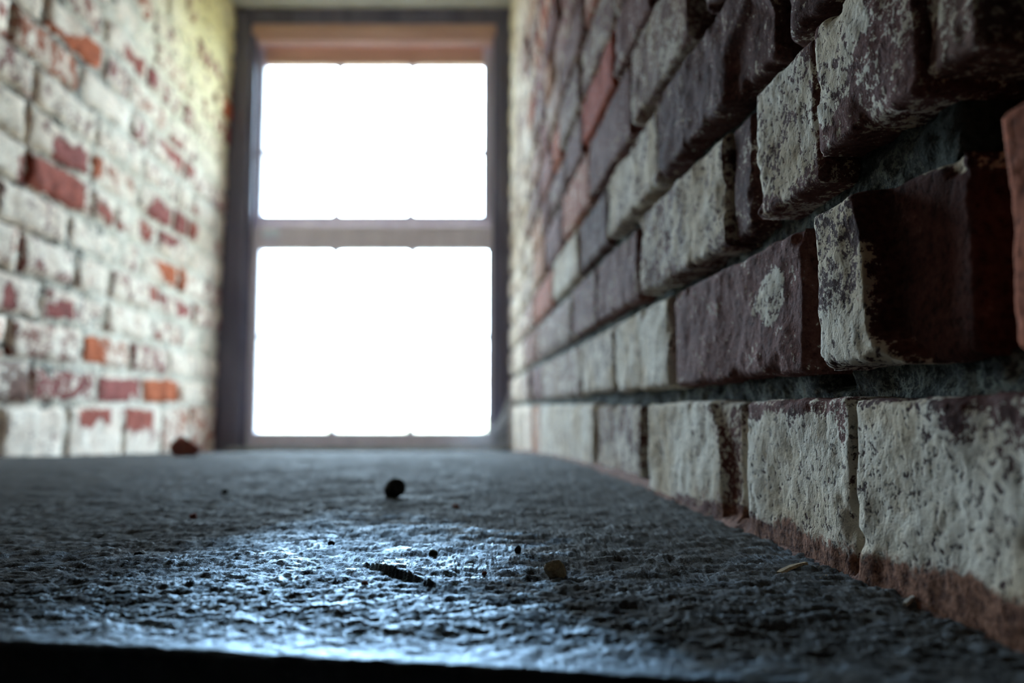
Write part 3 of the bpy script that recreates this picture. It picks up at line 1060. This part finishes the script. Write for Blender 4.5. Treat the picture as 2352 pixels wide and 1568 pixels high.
x, y = at_floor(907, 1140)
stone('pebble', x, y, 25 * pxm(y), 24 * pxm(y), 27 * pxm(y), M_PEB, 'nearly black pebble standing alone in the middle of the ledge', 'pebble', 21)
x, y = at_floor(1275, 1316)
stone('stone_crumb', x, y, 28 * pxm(y), 24 * pxm(y), 28 * pxm(y), M_TAN, 'tan sandy crumb of stone on the dark ledge', 'crumb', 9, facet=0.6)
x, y = at_floor(430, 1046)
stone('brick_chip', x, y - 0.01, 0.026, 0.02, 0.021, M_CHIP, 'red brick chip lying against the foot of the pale left wall', 'brick chip', 13)
small = [(322, 1274, 15, 8, M_PEB, 'flake_crumb', 'flat black flake crumb on the ledge at the left', 'crumb'),
         (444, 1190, 9, 8, M_CHIP, 'grit_crumb', 'small brown grit crumb on the left of the ledge', 'crumb'),
         (516, 1133, 8, 6, M_PEB, 'grit_crumb', 'tiny dark grit crumb far back on the left of the ledge', 'crumb'),
         (994, 1270, 12, 8, M_PEB, 'flake_crumb', 'black flake crumb behind the long raised flake', 'crumb'),
         (1190, 1268, 10, 11, M_PEB, 'flake_crumb', 'upright black flake behind the tan stone crumb', 'crumb'),
         (1112, 1310, 7, 6, M_CHIP, 'grit_crumb', 'brown grit crumb just left of the tan stone crumb', 'crumb'),
         (838, 1342, 9, 7, M_CHIP, 'grit_crumb', 'rusty grit crumb in front of the long raised flake', 'crumb'),
         (1048, 1164, 10, 7, M_CHIP, 'grit_crumb', 'reddish grit crumb behind and right of the black pebble', 'crumb'),
         (760, 1250, 9, 7, M_PEB, 'flake_crumb', 'dark crumb on the glossy middle of the ledge', 'crumb'),
         (1345, 1345, 5, 5, M_PEB, 'grit_crumb', 'tiny dark blue grit speck right of the tan stone crumb', 'crumb')]
for i, (px, py, rx, rz, m, nm, lab, cat) in enumerate(small):
    x, y = at_floor(px, py)
    stone(nm, x, y, rx * pxm(y), rx * 0.9 * pxm(y), rz * pxm(y), m, lab, cat, 40 + i, sub=2)


def sliver(name, p0, p1, w, th, mat, label, cat):
    (xa, ya), (xb, yb) = at_floor(*p0), at_floor(*p1)
    za, zb_ = ledge_z(xa, ya) + th * 0.5, ledge_z(xb, yb) + th * 0.5
    d = np.array([xb - xa, yb - ya])
    L = np.hypot(*d)
    d /= L
    nrm = np.array([-d[1], d[0]])
    vs_, fs = [], []
    K = 7
    for i in range(K):
        t = i / (K - 1)
        ww = w * (0.55 + 0.45 * math.sin(math.pi * min(1, t * 1.2 + 0.1))) * (1 + 0.2 * math.sin(i * 2.3))
        c = np.array([xa, ya]) + d * L * t + nrm * 0.0004 * math.sin(3 * t)
        z = za + (zb_ - za) * t + 0.0005 * math.sin(math.pi * t)
        for sx, sz in ((-1, -1), (1, -1), (0.7, 1), (-0.6, 1)):
            q = c + nrm * sx * ww / 2
            vs_.append((q[0], q[1], z + sz * th / 2))
    for i in range(K - 1):
        for k_ in range(4):
            k2 = (k_ + 1) % 4
            fs.append((i * 4 + k_, i * 4 + k2, i * 4 + 4 + k2, i * 4 + 4 + k_))
    fs.append((3, 2, 1, 0))
    fs.append(tuple((K - 1) * 4 + q for q in range(4)))
    o = link(name, mesh_from(name, vs_, faces=fs, smooth_shade=False), mat)
    tag(o, label, cat)


sliver('straw_sliver', (1788, 1316), (1852, 1297), 0.0030, 0.0010, M_STRAW, 'tan flat sliver of dry straw near the foot of the right wall', 'straw')
sliver('straw_bit', (1884, 1328), (1910, 1323), 0.0016, 0.0008, M_STRAW, 'short yellowish straw bit right of the longer tan sliver', 'straw')
sliver('wood_splinter', (2078, 1392), (2118, 1378), 0.0018, 0.0012, M_PALE, 'pale wood splinter beside the reddish foot of the right wall', 'splinter')

# ------------------------------------------------------------------ dusty cobweb in the lower corner of the window
M_WEB = plain('dusty_cobweb_silk', (0.55, 0.57, 0.60), (0.75, 0.77, 0.8), 60, 0.9, 0)
wb = MB()
rw = np.random.default_rng(3)
for i in range(55):
    t = rw.uniform(0, 1)
    A = np.array([XR + 0.0, 2.20 + 0.12 * rw.uniform(), WZ(870 + 150 * t, YF)])
    B = np.array([WX(1150 - 150 * t * rw.uniform(0.6, 1.0), YF), YF - 0.012, zb + 0.055 * (1 - t) + 0.004])
    pts = []
    for q in np.linspace(0, 1, 6):
        p = A * (1 - q) + B * q
        p[2] -= 0.02 * math.sin(math.pi * q)
        pts.append(p)
    wb.tube(pts, 0.0008, 4)
tag(wb.build('cobweb', M_WEB), 'dusty cobweb strung across the lower window corner by the right wall', 'cobweb')
